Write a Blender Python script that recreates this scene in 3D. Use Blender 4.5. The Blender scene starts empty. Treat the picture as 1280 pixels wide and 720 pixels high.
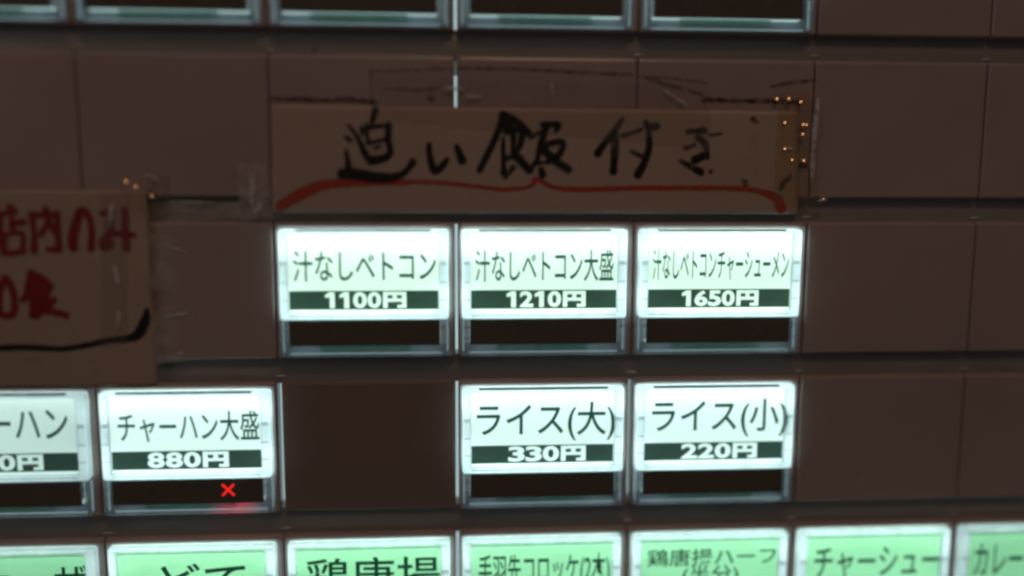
import bpy, bmesh, math, random
from mathutils import Matrix, Vector, noise as mnoise
from mathutils.geometry import delaunay_2d_cdt

random.seed(7)
scene = bpy.context.scene
col = scene.collection
MM = 0.001
Z0 = 1.30                                   # height of the second button row above the floor (m)

# ---------------------------------------------------------------- camera
def V(x, y, z):                             # x right, y down the machine's face, z into the machine (mm)
    return Vector((x * MM, z * MM, Z0 - y * MM))

right = Vector((0.99785614, -0.06532574, 0.00395812))
down = Vector((-0.00464166, -0.13096963, -0.99137551))
fwd = Vector((0.06528073, 0.98923177, -0.13099207))
cam_data = bpy.data.cameras.new("camera")
cam = bpy.data.objects.new("camera", cam_data)
col.objects.link(cam)
rot = Matrix((right, -down, -fwd)).transposed()
cam.matrix_world = Matrix.Translation(V(-0.2685, 23.2665, -178.74)) @ rot.to_4x4()
cam_data.sensor_width = 36.0
cam_data.lens = 1085.74 / 1280 * 36
cam_data.clip_start = 0.01
cam_data.clip_end = 50
cam_data.dof.use_dof = True
cam_data.dof.focus_distance = 0.1825
cam_data.dof.aperture_fstop = 1.55
scene.camera = cam

# ---------------------------------------------------------------- light and exposure
world = bpy.data.worlds.new("World")
scene.world = world
world.use_nodes = True
world.node_tree.nodes["Background"].inputs[0].default_value = (1.0, 0.86, 0.80, 1)
world.node_tree.nodes["Background"].inputs[1].default_value = 0.022

def area(name, loc, target, size, energy, color):
    d = bpy.data.lights.new(name, "AREA")
    d.shape = "DISK"; d.size = size; d.energy = energy; d.color = color
    o = bpy.data.objects.new(name, d); col.objects.link(o)
    o.location = loc
    o.rotation_euler = (Vector(target) - Vector(loc)).to_track_quat("-Z", "Y").to_euler()
    return o
LAMP = Vector((0.10, -0.55, Z0 + 0.75))
area("ceiling_lamp", LAMP, (0, 0, Z0), 0.20, 0.86, (1.0, 0.60, 0.36))
area("room_lamp", (-0.85, -0.8, Z0 + 0.30), (-0.05, 0, Z0 - 0.05), 0.5, 0.46, (1.0, 0.86, 0.88))

scene.view_settings.view_transform = "Standard"
scene.view_settings.look = "None"
scene.view_settings.exposure = 0
scene.view_settings.gamma = 1
scene.cycles.use_denoising = True
scene.cycles.max_bounces = 12
scene.cycles.transparent_max_bounces = 16
scene.cycles.filter_width = 2.8

# ---------------------------------------------------------------- materials
MATS = {}
def new_mat(name):
    m = bpy.data.materials.new(name); m.use_nodes = True
    nt = m.node_tree; nt.nodes.clear()
    out = nt.nodes.new("ShaderNodeOutputMaterial")
    MATS[name] = m
    return m, nt, out
def N(nt, t, **kw):
    n = nt.nodes.new(t)
    for k, v in kw.items():
        if k.startswith("i_"):
            n.inputs[k[2:].replace("_", " ")].default_value = v
        else:
            setattr(n, k, v)
    return n
def L(nt, a, b): nt.links.new(a, b)
def coords(nt, scale=(1, 1, 1), obj=True):
    tc = N(nt, "ShaderNodeTexCoord"); mp = N(nt, "ShaderNodeMapping")
    mp.inputs["Scale"].default_value = scale
    if obj:
        L(nt, tc.outputs["Object"], mp.inputs["Vector"])
    else:
        g = N(nt, "ShaderNodeNewGeometry"); L(nt, g.outputs["Position"], mp.inputs["Vector"])
    return mp.outputs["Vector"]
def noise_tex(nt, vec, scale, detail=4, rough=0.55):
    n = N(nt, "ShaderNodeTexNoise"); n.inputs["Scale"].default_value = scale
    n.inputs["Detail"].default_value = detail; n.inputs["Roughness"].default_value = rough
    L(nt, vec, n.inputs["Vector"]); return n.outputs["Fac"]
def ramp(nt, fac, stops):
    r = N(nt, "ShaderNodeValToRGB")
    el = r.color_ramp.elements
    while len(el) < len(stops): el.new(0.5)
    for e, (p, c) in zip(el, stops): e.position = p; e.color = c if len(c) == 4 else (*c, 1)
    L(nt, fac, r.inputs[0]); return r.outputs[0]
def mixc(nt, fac, a, b):
    m = N(nt, "ShaderNodeMix", data_type="RGBA")
    for s, v in ((m.inputs[0], fac), (m.inputs[6], a), (m.inputs[7], b)):
        if isinstance(v, (int, float, tuple)): s.default_value = v if not isinstance(v, tuple) or len(v) == 4 else (*v, 1)
        else: L(nt, v, s)
    return m.outputs[2]

def facing_fac(nt, f0, normal=None):
    g = N(nt, "ShaderNodeNewGeometry")
    d = N(nt, "ShaderNodeVectorMath", operation="DOT_PRODUCT")
    L(nt, g.outputs["Incoming"], d.inputs[0]); L(nt, normal or g.outputs["Normal"], d.inputs[1])
    a = N(nt, "ShaderNodeMath", operation="ABSOLUTE"); L(nt, d.outputs["Value"], a.inputs[0])
    o = N(nt, "ShaderNodeMath", operation="SUBTRACT", use_clamp=True); o.inputs[0].default_value = 1; L(nt, a.outputs[0], o.inputs[1])
    p = N(nt, "ShaderNodeMath", operation="POWER"); L(nt, o.outputs[0], p.inputs[0]); p.inputs[1].default_value = 5
    m = N(nt, "ShaderNodeMath", operation="MULTIPLY_ADD"); L(nt, p.outputs[0], m.inputs[0]); m.inputs[1].default_value = 1 - f0; m.inputs[2].default_value = f0
    return m.outputs[0]

def plastic(name, base, rough, stain=0.25, bump=0.05, bscale=900, metallic=0.0, spec=0.5):
    m, nt, out = new_mat(name)
    p = N(nt, "ShaderNodeBsdfPrincipled")
    v = coords(nt, obj=False)
    dark = tuple(c * (1 - stain) for c in base)
    c1 = mixc(nt, noise_tex(nt, v, 28, 6, 0.6), dark, tuple(min(1, c * (1 + stain * .6)) for c in base))
    c2 = mixc(nt, ramp(nt, noise_tex(nt, v, 130, 8, 0.75), [(0.60, (0, 0, 0)), (0.82, (0.4, 0.4, 0.4))]), c1, tuple(c * 0.45 for c in base))
    L(nt, c2, p.inputs["Base Color"])
    rr = N(nt, "ShaderNodeMapRange"); rr.inputs[3].default_value = rough * 0.8; rr.inputs[4].default_value = min(1, rough * 1.25)
    L(nt, noise_tex(nt, v, 60, 5), rr.inputs[0]); L(nt, rr.outputs[0], p.inputs["Roughness"])
    p.inputs["Metallic"].default_value = metallic
    p.inputs["Specular IOR Level"].default_value = spec
    b = N(nt, "ShaderNodeBump"); b.inputs["Strength"].default_value = bump; b.inputs["Distance"].default_value = 0.0004
    L(nt, noise_tex(nt, v, bscale, 3), b.inputs["Height"]); L(nt, b.outputs[0], p.inputs["Normal"])
    L(nt, p.outputs[0], out.inputs[0]); return m

M_panel = plastic("beige_plastic", (0.47, 0.370, 0.355), 0.25)
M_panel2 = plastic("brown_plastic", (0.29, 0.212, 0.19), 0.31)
M_rail = plastic("grey_rail", (0.34, 0.325, 0.315), 0.30, stain=0.3, metallic=0.15)
M_cabinet = plastic("cabinet_steel", (0.30, 0.27, 0.25), 0.5, metallic=0.2)
M_board = plastic("circuit_board", (0.02, 0.21, 0.15), 0.4, stain=0.5, bscale=1500, bump=0.4)
M_railglint = plastic("rail_glint_tone", (0.62, 0.68, 0.74), 0.25, stain=0.1, metallic=0.3)  # pale tone standing in for bluish highlights on the rails
M_tray = plastic("grey_tray", (0.30, 0.34, 0.40), 0.35, stain=0.4)
M_wall = plastic("chamber_plastic", (0.75, 0.78, 0.78), 0.5, stain=0.05)

def acrylic(name, color, trans, clear, diffuse):
    m, nt, out = new_mat(name)
    v = coords(nt, (1, 1, 0.35), obj=False)
    f = ramp(nt, noise_tex(nt, v, 420, 3), [(0.3, (0.86, 0.86, 0.86)), (0.6, (1, 1, 1))])
    c = N(nt, "ShaderNodeMix", data_type="RGBA", blend_type="MULTIPLY"); c.inputs[0].default_value = 1
    c.inputs[6].default_value = (*color, 1); L(nt, f, c.inputs[7])
    t = N(nt, "ShaderNodeBsdfTranslucent"); L(nt, c.outputs[2], t.inputs[0])
    d = N(nt, "ShaderNodeBsdfDiffuse"); L(nt, c.outputs[2], d.inputs[0])
    tr = N(nt, "ShaderNodeBsdfTransparent"); tr.inputs[0].default_value = (*color, 1)
    g = N(nt, "ShaderNodeBsdfGlossy"); g.inputs["Roughness"].default_value = 0.12
    m1 = N(nt, "ShaderNodeMixShader"); m1.inputs[0].default_value = diffuse / (diffuse + trans)
    L(nt, t.outputs[0], m1.inputs[1]); L(nt, d.outputs[0], m1.inputs[2])
    m2 = N(nt, "ShaderNodeMixShader"); m2.inputs[0].default_value = clear
    L(nt, m1.outputs[0], m2.inputs[1]); L(nt, tr.outputs[0], m2.inputs[2])
    fr = facing_fac(nt, 0.035)
    m3 = N(nt, "ShaderNodeMixShader"); L(nt, fr, m3.inputs[0])
    L(nt, m2.outputs[0], m3.inputs[1]); L(nt, g.outputs[0], m3.inputs[2])
    L(nt, m3.outputs[0], out.inputs[0]); return m
M_bezel = acrylic("frosted_acrylic", (0.88, 0.96, 1.0), 0.85, 0.0, 0.15)
M_bezel_low = acrylic("clear_acrylic", (0.74, 0.82, 0.87), 0.5, 0.70, 0.2)

def pane(name, tint, rough):
    m, nt, out = new_mat(name)
    tr = N(nt, "ShaderNodeBsdfTransparent"); tr.inputs[0].default_value = (*tint, 1)
    g = N(nt, "ShaderNodeBsdfGlossy"); g.inputs["Roughness"].default_value = rough
    fr = facing_fac(nt, 0.035)
    mx = N(nt, "ShaderNodeMixShader"); L(nt, fr, mx.inputs[0])
    L(nt, tr.outputs[0], mx.inputs[1]); L(nt, g.outputs[0], mx.inputs[2]); L(nt, mx.outputs[0], out.inputs[0]); return m
M_cover = pane("clear_cover", (0.97, 0.99, 0.985), 0.05)

def card(name, color, trans=0.8):
    m, nt, out = new_mat(name)
    v = coords(nt, obj=False)
    c = mixc(nt, noise_tex(nt, v, 260, 5), tuple(x * 0.90 for x in color), color)
    t = N(nt, "ShaderNodeBsdfTranslucent"); L(nt, c, t.inputs[0])
    d = N(nt, "ShaderNodeBsdfDiffuse"); L(nt, c, d.inputs[0])
    mx = N(nt, "ShaderNodeMixShader"); mx.inputs[0].default_value = 1 - trans
    L(nt, t.outputs[0], mx.inputs[1]); L(nt, d.outputs[0], mx.inputs[2]); L(nt, mx.outputs[0], out.inputs[0]); return m
M_card = {"cream": card("cream_card", (0.86, 0.93, 0.80)), "white": card("white_card", (0.83, 0.87, 0.85)),
          "green": card("green_card", (0.41, 0.79, 0.46))}
M_ink = card("printed_ink", (0.020, 0.085, 0.068), 0.6)
M_barfilm = card("price_bar_film", (0.046, 0.074, 0.062), 0.85)

def window_mat():
    m, nt, out = new_mat("smoked_window")
    p = N(nt, "ShaderNodeBsdfPrincipled")
    v = coords(nt, obj=False)
    L(nt, mixc(nt, noise_tex(nt, v, 90, 4), (0.115, 0.104, 0.084), (0.150, 0.135, 0.110)), p.inputs["Base Color"])
    p.inputs["Roughness"].default_value = 0.16
    L(nt, p.outputs[0], out.inputs[0]); return m
M_window = window_mat()
M_symbol = plastic("unlit_symbol", (0.142, 0.134, 0.118), 0.18, stain=0.1)

def emit(name, color, strength):
    m, nt, out = new_mat(name)
    e = N(nt, "ShaderNodeEmission"); e.inputs[0].default_value = (*color, 1); e.inputs[1].default_value = strength
    L(nt, e.outputs[0], out.inputs[0]); return m
LEDC = (0.76, 1.0, 0.95)
M_plate = {k: emit("light_plate_" + k, LEDC, s) for k, s in (("bright", 1.50), ("mid", 1.60), ("dim", 1.2), ("green", 1.50), ("greendim", 1.12))}
M_led = {k: emit("led_" + k, LEDC, s) for k, s in (("bright", 24.0), ("mid", 14.0), ("dim", 6.0), ("green", 7.0), ("greendim", 3.0))}
M_edge = emit("acrylic_edge_glow", (0.75, 1.0, 0.92), 1.05)  # own emission stands in for light carried to the acrylic edge
M_rim = emit("added_rim_emission", (0.72, 0.95, 1.0), 0.42)  # strips added to brighten the rim of the lower bezel
M_leak = emit("backlight_tube", (0.70, 0.97, 1.0), 0.62)
M_red = emit("red_led", (1.0, 0.022, 0.018), 0.95)
M_redlow = emit("added_red_spill", (1.0, 0.03, 0.06), 12.0)  # hidden emitter added to redden the tray below the cross
M_side = {k: emit("added_side_glow_" + k, LEDC, s) for k, s in (("bright", 7.0), ("mid", 6.6), ("dim", 3.2), ("green", 5.5), ("greendim", 3.4))}  # bars added inside the buttons to brighten the bezel

def paper(name, base, dirt):
    m, nt, out = new_mat(name)
    v = coords(nt, obj=False)
    c1 = mixc(nt, noise_tex(nt, v, 22, 5, 0.6), base, dirt)
    c2 = mixc(nt, ramp(nt, noise_tex(nt, v, 170, 8, 0.7), [(0.58, (0, 0, 0)), (0.8, (0.5, 0.5, 0.5))]), c1, tuple(x * 0.5 for x in dirt))
    t = N(nt, "ShaderNodeBsdfTranslucent"); L(nt, c2, t.inputs[0])
    d = N(nt, "ShaderNodeBsdfPrincipled"); L(nt, c2, d.inputs["Base Color"]); d.inputs["Roughness"].default_value = 0.5
    b = N(nt, "ShaderNodeBump"); b.inputs["Strength"].default_value = 0.12; b.inputs["Distance"].default_value = 0.0006
    L(nt, noise_tex(nt, v, 90, 4), b.inputs["Height"]); L(nt, b.outputs[0], d.inputs["Normal"])
    mx = N(nt, "ShaderNodeMixShader"); mx.inputs[0].default_value = 0.12
    L(nt, d.outputs[0], mx.inputs[1]); L(nt, t.outputs[0], mx.inputs[2]); L(nt, mx.outputs[0], out.inputs[0]); return m
M_paper = paper("cream_paper", (0.66, 0.535, 0.455), (0.55, 0.425, 0.345))
M_paper2 = paper("yellowed_paper", (0.62, 0.50, 0.42), (0.50, 0.375, 0.275))

def marker(name, color, cover, streak, drop=0.3, lo=0.34, hi=0.58):
    m, nt, out = new_mat(name)
    v = coords(nt, obj=False)
    d = N(nt, "ShaderNodeBsdfPrincipled"); d.inputs["Base Color"].default_value = (*color, 1); d.inputs["Roughness"].default_value = 0.55
    tr = N(nt, "ShaderNodeBsdfTransparent")
    f = ramp(nt, noise_tex(nt, v, streak, 5, 0.65), [(lo, (max(0.0, cover - drop),) * 3), (hi, (cover,) * 3)])
    mx = N(nt, "ShaderNodeMixShader"); L(nt, f, mx.inputs[0])
    L(nt, tr.outputs[0], mx.inputs[1]); L(nt, d.outputs[0], mx.inputs[2]); L(nt, mx.outputs[0], out.inputs[0]); return m
M_black = marker("black_marker", (0.010, 0.011, 0.012), 0.98, 500)
M_blackdry = marker("dry_black_marker", (0.024, 0.020, 0.018), 0.70, 600, 0.5)
M_redink = marker("red_marker", (0.32, 0.014, 0.011), 0.95, 300)
M_redfaint = marker("brace_red_marker", (0.66, 0.075, 0.045), 0.86, 420, 0.45)
M_bleed = {"k": marker("ink_bleed", (0.03, 0.026, 0.024), 0.45, 420), "r": marker("red_ink_bleed", (0.32, 0.03, 0.02), 0.42, 420), "g": marker("grime_haze", (0.08, 0.042, 0.020), 0.34, 500, 0.34, 0.38, 0.7)}
M_grime = marker("adhesive_grime", (0.045, 0.022, 0.009), 0.80, 800, 0.8, 0.34, 0.62)
M_grimelight = marker("faint_adhesive_grime", (0.07, 0.032, 0.014), 0.62, 800, 0.7, 0.40, 0.68)

def tape_mat(name, milk, tint):
    m, nt, out = new_mat(name)
    v = coords(nt, obj=False)
    tr = N(nt, "ShaderNodeBsdfTransparent"); tr.inputs[0].default_value = (*tint, 1)
    d = N(nt, "ShaderNodeBsdfDiffuse"); d.inputs[0].default_value = (0.85, 0.80, 0.78, 1)
    f = ramp(nt, noise_tex(nt, v, 240, 6, 0.7), [(0.28, (milk * .15,) * 3), (0.68, (milk, milk, milk))])
    m1 = N(nt, "ShaderNodeMixShader"); L(nt, f, m1.inputs[0]); L(nt, tr.outputs[0], m1.inputs[1]); L(nt, d.outputs[0], m1.inputs[2])
    g = N(nt, "ShaderNodeBsdfGlossy"); g.inputs["Roughness"].default_value = 0.18
    b = N(nt, "ShaderNodeBump"); b.inputs["Strength"].default_value = 0.6; b.inputs["Distance"].default_value = 0.0004
    L(nt, noise_tex(nt, v, 420, 3), b.inputs["Height"]); L(nt, b.outputs[0], g.inputs["Normal"])
    fr = facing_fac(nt, 0.035)
    m2 = N(nt, "ShaderNodeMixShader"); L(nt, fr, m2.inputs[0])
    L(nt, m1.outputs[0], m2.inputs[1]); L(nt, g.outputs[0], m2.inputs[2]); L(nt, m2.outputs[0], out.inputs[0]); return m
M_tape = tape_mat("clear_tape", 0.10, (0.95, 0.93, 0.90))
M_tapemilky = tape_mat("milky_tape", 0.50, (0.96, 0.95, 0.94))
M_tapeyellow = tape_mat("yellowed_tape", 0.08, (0.95, 0.88, 0.76))
def glint_mat():
    m, nt, out = new_mat("tape_glint")
    g = N(nt, "ShaderNodeBsdfGlossy"); g.inputs["Roughness"].default_value = 0.24; g.inputs[0].default_value = (1.0, 0.72, 0.40, 1)  # gold of the lamp's glint put into the gloss colour
    tr = N(nt, "ShaderNodeBsdfTransparent"); mx = N(nt, "ShaderNodeMixShader"); mx.inputs[0].default_value = 0.9
    L(nt, tr.outputs[0], mx.inputs[1]); L(nt, g.outputs[0], mx.inputs[2]); L(nt, mx.outputs[0], out.inputs[0]); return m
M_glint = glint_mat()
def crease_highlight_mat():
    m, nt, out = new_mat("crease_highlight")
    d = N(nt, "ShaderNodeBsdfPrincipled"); d.inputs["Base Color"].default_value = (0.85, 0.86, 0.90, 1); d.inputs["Roughness"].default_value = 0.25  # pale colour stands in for highlights along the tape's creases
    v = coords(nt, obj=False); f = ramp(nt, noise_tex(nt, v, 700, 4), [(0.32, (0.15, 0.15, 0.15)), (0.62, (0.85, 0.85, 0.85))])
    tr = N(nt, "ShaderNodeBsdfTransparent"); mx = N(nt, "ShaderNodeMixShader"); L(nt, f, mx.inputs[0])
    L(nt, tr.outputs[0], mx.inputs[1]); L(nt, d.outputs[0], mx.inputs[2]); L(nt, mx.outputs[0], out.inputs[0]); return m
M_creaselight = crease_highlight_mat()

# ---------------------------------------------------------------- mesh helpers
def P(x, y, z): return (x * MM, z * MM, -y * MM)
class MB:
    def __init__(s): s.v = []; s.f = []
    def quad(s, x0, x1, y0, y1, z):
        i = len(s.v); s.v += [P(x0, y0, z), P(x1, y0, z), P(x1, y1, z), P(x0, y1, z)]; s.f.append((i, i + 3, i + 2, i + 1)); return s
    def box(s, x0, x1, y0, y1, z0, z1):
        i = len(s.v)
        s.v += [P(x, y, z) for z in (z0, z1) for x, y in ((x0, y0), (x1, y0), (x1, y1), (x0, y1))]
        s.f += [(i, i + 3, i + 2, i + 1), (i + 4, i + 5, i + 6, i + 7)] + [(i + k, i + (k + 1) % 4, i + 4 + (k + 1) % 4, i + 4 + k) for k in range(4)]
        return s
    def loft(s, rings, cap0=False, cap1=False):
        n = len(rings[0]); base = len(s.v)
        for r in rings: s.v += [P(*p) for p in r]
        for a in range(len(rings) - 1):
            for k in range(n):
                s.f.append((base + a * n + k, base + a * n + (k + 1) % n, base + (a + 1) * n + (k + 1) % n, base + (a + 1) * n + k))
        if cap0: s.f.append(tuple(base + k for k in range(n)))
        if cap1: s.f.append(tuple(base + (len(rings) - 1) * n + k for k in reversed(range(n))))
        return s
    def mesh(s, name, mat, smooth=False):
        me = bpy.data.meshes.new(name); me.from_pydata(s.v, [], s.f); me.materials.append(mat)
        bm = bmesh.new(); bm.from_mesh(me); bmesh.ops.recalc_face_normals(bm, faces=bm.faces); bm.to_mesh(me); bm.free()
        if smooth:
            for p in me.polygons: p.use_smooth = True
        me.update(); return me
def rr(x0, x1, y0, y1, r, z, n=4):
    pts = []
    for cx, cy, a0 in ((x1 - r, y0 + r, -90), (x1 - r, y1 - r, 0), (x0 + r, y1 - r, 90), (x0 + r, y0 + r, 180)):
        for k in range(n + 1):
            a = math.radians(a0 + 90 * k / n); pts.append((cx + r * math.cos(a), cy + r * math.sin(a), z))
    return pts
def obj(name, me, parent=None, loc=None):
    o = bpy.data.objects.new(name, me); col.objects.link(o)
    if parent: o.parent = parent
    if loc is not None: o.location = loc
    return o
def tag(o, label, cat=None, group=None, kind=None):
    if label: o["label"] = label
    if cat: o["category"] = cat
    if group: o["group"] = group
    if kind: o["kind"] = kind
    return o

PU, PV, CH = 37.0, 33.234, 28.3             # column pitch, row pitch, cell height (mm)

machine = bpy.data.objects.new("ticket_machine", None); col.objects.link(machine)
machine.location = (0, 0, Z0)
tag(machine, "meal ticket vending machine with rows of backlit menu buttons and brown blank panels", "ticket machine")

# ---------------------------------------------------------------- the machine's face
X0, X1 = -3 * PU, 4 * PU
Y0, Y1 = -PV, 4 * PV - (PV - CH)
b = MB()
b.box(X0 - 40, X0 - 0.3, Y0 - 30, Y1 + 35, -1.5, 60)
b.box(X1 + 0.3, X1 + 40, Y0 - 30, Y1 + 35, -1.5, 60)
b.box(X0 - 0.3, X1 + 0.3, Y0 - 30, Y0 - 0.3, -1.5, 60)
b.box(X0 - 0.3, X1 + 0.3, Y1 + 0.3, Y1 + 35, -1.5, 60)
b.box(X0 - 0.3, X1 + 0.3, Y0 - 0.3, Y1 + 0.3, 50, 60)
obj("cabinet", b.mesh("cabinet", M_cabinet), machine, (0, 0, 0))

# rails: recessed bars with a slight slope between the rows
me = MB()
W = X1 - X0
def xr(y, z): return [(0, y, z), (W, y, z)]
prof = [(-0.4, 6.5), (-0.4, 2.0), (0.5, 2.1), (1.6, 1.8), (3.4, 1.5), (5.4, 1.3), (5.4, 6.5)]
for i in range(len(prof) - 1):
    (ya, za), (yb, zb) = prof[i], prof[i + 1]
    k = len(me.v); me.v += [P(0, ya, za), P(W, ya, za), P(W, yb, zb), P(0, yb, zb)]; me.f.append((k, k + 3, k + 2, k + 1))
rail_mesh = me.mesh("row_rail", M_rail)
for r in range(-1, 3):
    obj("row_rail", rail_mesh, machine, V(X0, r * PV + CH, 0) - Vector((0, 0, Z0)))

def rail_glint_mesh():  # raised oval standing in for a highlight at a rail seam
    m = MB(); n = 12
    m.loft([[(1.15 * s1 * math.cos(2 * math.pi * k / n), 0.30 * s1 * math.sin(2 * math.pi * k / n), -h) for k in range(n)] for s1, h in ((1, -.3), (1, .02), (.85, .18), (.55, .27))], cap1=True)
    return m.mesh("rail_glint", M_railglint, smooth=True)
RAIL_GLINT = rail_glint_mesh()
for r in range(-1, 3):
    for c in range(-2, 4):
        if c != 0: obj("rail_glint", RAIL_GLINT, machine, V(c * PU + 0.3, r * PV + CH + 4.05 + 0.12 * math.sin(c * 3 + r), 1.42) - Vector((0, 0, Z0)))
# seams between the columns: half-gap left and right of each cell
def half_gap(c, r):
    if c == 0: return 0.30
    if r == 2 and c in (-1, 1): return 0.42
    return 0.07
def outer_rings(g0, g1):
    a, e = g0, PU - g1
    return [rr(a, e, 0, CH, 0.5, 4.2), rr(a, e, 0, CH, 0.5, 0.8), rr(a + .06, e - .06, 0.10, CH - .08, 0.5, 0.42),
            rr(a + .18, e - .18, 0.32, CH - .22, 0.5, 0.16), rr(a + .32, e - .32, 0.58, CH - .40, 0.5, 0.04), rr(a + .5, e - .5, 0.9, CH - .6, 0.5, 0.0)]
CACHE = {}
def cell_mesh(kind, g0, g1, recess):
    key = (kind, g0, g1, recess)
    if key not in CACHE:
        m = MB(); rings = outer_rings(g0, g1)
        if kind == "blank":
            m.loft(rings, cap1=True)
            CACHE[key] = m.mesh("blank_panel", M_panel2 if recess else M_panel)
        else:
            rings += [rr(0.98, 35.52, 1.38, 27.82, 0.7, 0.35), rr(0.98, 35.52, 1.38, 27.82, 0.7, 6.0)]
            m.loft(rings)
            CACHE[key] = m.mesh("menu_button", M_panel)
    return CACHE[key]

# ---------------------------------------------------------------- lettering
def text_mesh(body, bold=0.0):
    c = bpy.data.curves.new("t", "FONT"); c.body = body; c.offset = bold; c.resolution_u = 4
    o = bpy.data.objects.new("t", c); col.objects.link(o)
    bpy.context.view_layer.update()
    dg = bpy.context.evaluated_depsgraph_get()
    m = bpy.data.meshes.new_from_object(o.evaluated_get(dg), depsgraph=dg)
    bpy.data.objects.remove(o); bpy.data.curves.remove(c)
    return m
def fit(m, x0, x1, y0, y1):
    xs = [v.co.x for v in m.vertices]; ys = [v.co.y for v in m.vertices]
    ax, bx, ay, by = min(xs), max(xs), min(ys), max(ys)
    return [(x0 + (v.co.x - ax) / (bx - ax) * (x1 - x0), y1 - (v.co.y - ay) / (by - ay) * (y1 - y0)) for v in m.vertices]
def lettering(body, x0, x1, y0, y1, z, mat, bold=0.0):
    m = text_mesh(body, bold); q = fit(m, x0, x1, y0, y1)
    out = bpy.data.meshes.new("lettering")
    out.from_pydata([P(x, y, z) for x, y in q], [], [tuple(p.vertices) for p in m.polygons])
    out.materials.append(mat); bpy.data.meshes.remove(m); return out
BAR = (2.98, 33.32, 14.0, 17.92)
def price_bar(price, z):
    """a dark film strip whose figures are cut out, so the lit card shows through them"""
    x0, x1, y0, y1 = BAR
    if not price:
        return MB().quad(x0, x1, y0, y1, z).mesh("price_bar", M_barfilm)
    digits = price[0][:-1]; ty0, ty1 = max(price[3], y0 + .26), min(price[4], y1 - .34)
    kx0 = price[2] - (0.285 if len(digits) > 3 else 0.32) * (price[2] - price[1])
    tris, edges, q = [], [], []
    cw = (kx0 - 0.3 - price[1]) / len(digits)
    for di, ch in enumerate(digits):
        cx = price[1] + di * cw; base = len(q)
        if ch == "1":
            poly = [(.40, 0), (.74, 0), (.74, 1), (.40, 1), (.40, .30), (.08, .36), (.08, .17), (.30, .12)]
            pp = [(cx + u * cw, ty0 + v * (ty1 - ty0)) for u, v in poly]
            q += pp; edges += [(base + k, base + (k + 1) % len(pp)) for k in range(len(pp))]
            tris += [(pp[0], pp[1], pp[2]), (pp[0], pp[2], pp[3]), (pp[0], pp[4], pp[5]), (pp[0], pp[5], pp[6]), (pp[0], pp[6], pp[7])]
            continue
        m = text_mesh(ch, 0.035); g = fit(m, cx + .02 * cw, cx + .97 * cw, ty0, ty1)
        cnt = {}
        for p in m.polygons:
            vs = list(p.vertices)
            for k in range(1, len(vs) - 1): tris.append((g[vs[0]], g[vs[k]], g[vs[k + 1]]))
            for a, bb in zip(vs, vs[1:] + vs[:1]): cnt[(min(a, bb), max(a, bb))] = cnt.get((min(a, bb), max(a, bb)), 0) + 1
        q += g; edges += [(a + base, bb + base) for (a, bb), n in cnt.items() if n == 1]
        bpy.data.meshes.remove(m)
    kw, kh = price[2] - kx0, ty1 - ty0
    for u0, u1, v0, v1 in ((0, .19, 0, 1), (.81, 1, 0, 1), (0, 1, 0, .20), (0, 1, .42, .62), (.41, .59, 0, .5), (.62, 1, .82, 1)):
        i = len(q); r4 = [(kx0 + u * kw, ty0 + v * kh) for u, v in ((u0, v0), (u1, v0), (u1, v1), (u0, v1))]
        q += r4; edges += [(i, i + 1), (i + 1, i + 2), (i + 2, i + 3), (i + 3, i)]
        tris += [(r4[0], r4[1], r4[2]), (r4[0], r4[2], r4[3])]
    pts = [Vector(p) for p in q] + [Vector(p) for p in ((x0, y0), (x1, y0), (x1, y1), (x0, y1))]
    n = len(q); edges += [(n, n + 1), (n + 1, n + 2), (n + 2, n + 3), (n + 3, n)]
    vs, _, fs, *_r = delaunay_2d_cdt(pts, edges, [], 1, 1e-5)
    def side(a, bb, c): return (bb[0] - a[0]) * (c[1] - a[1]) - (bb[1] - a[1]) * (c[0] - a[0])
    def inside(c):
        for a, bb, d in tris:
            s = (side(a, bb, c), side(bb, d, c), side(d, a, c))
            if min(s) >= 0 or max(s) <= 0: return True
        return False
    faces = [f for f in fs if not inside((sum(vs[i][0] for i in f) / len(f), sum(vs[i][1] for i in f) / len(f)))]
    out = bpy.data.meshes.new("price_bar")
    out.from_pydata([P(v[0], v[1], z) for v in vs], [], faces); out.materials.append(M_barfilm)
    return out

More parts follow.
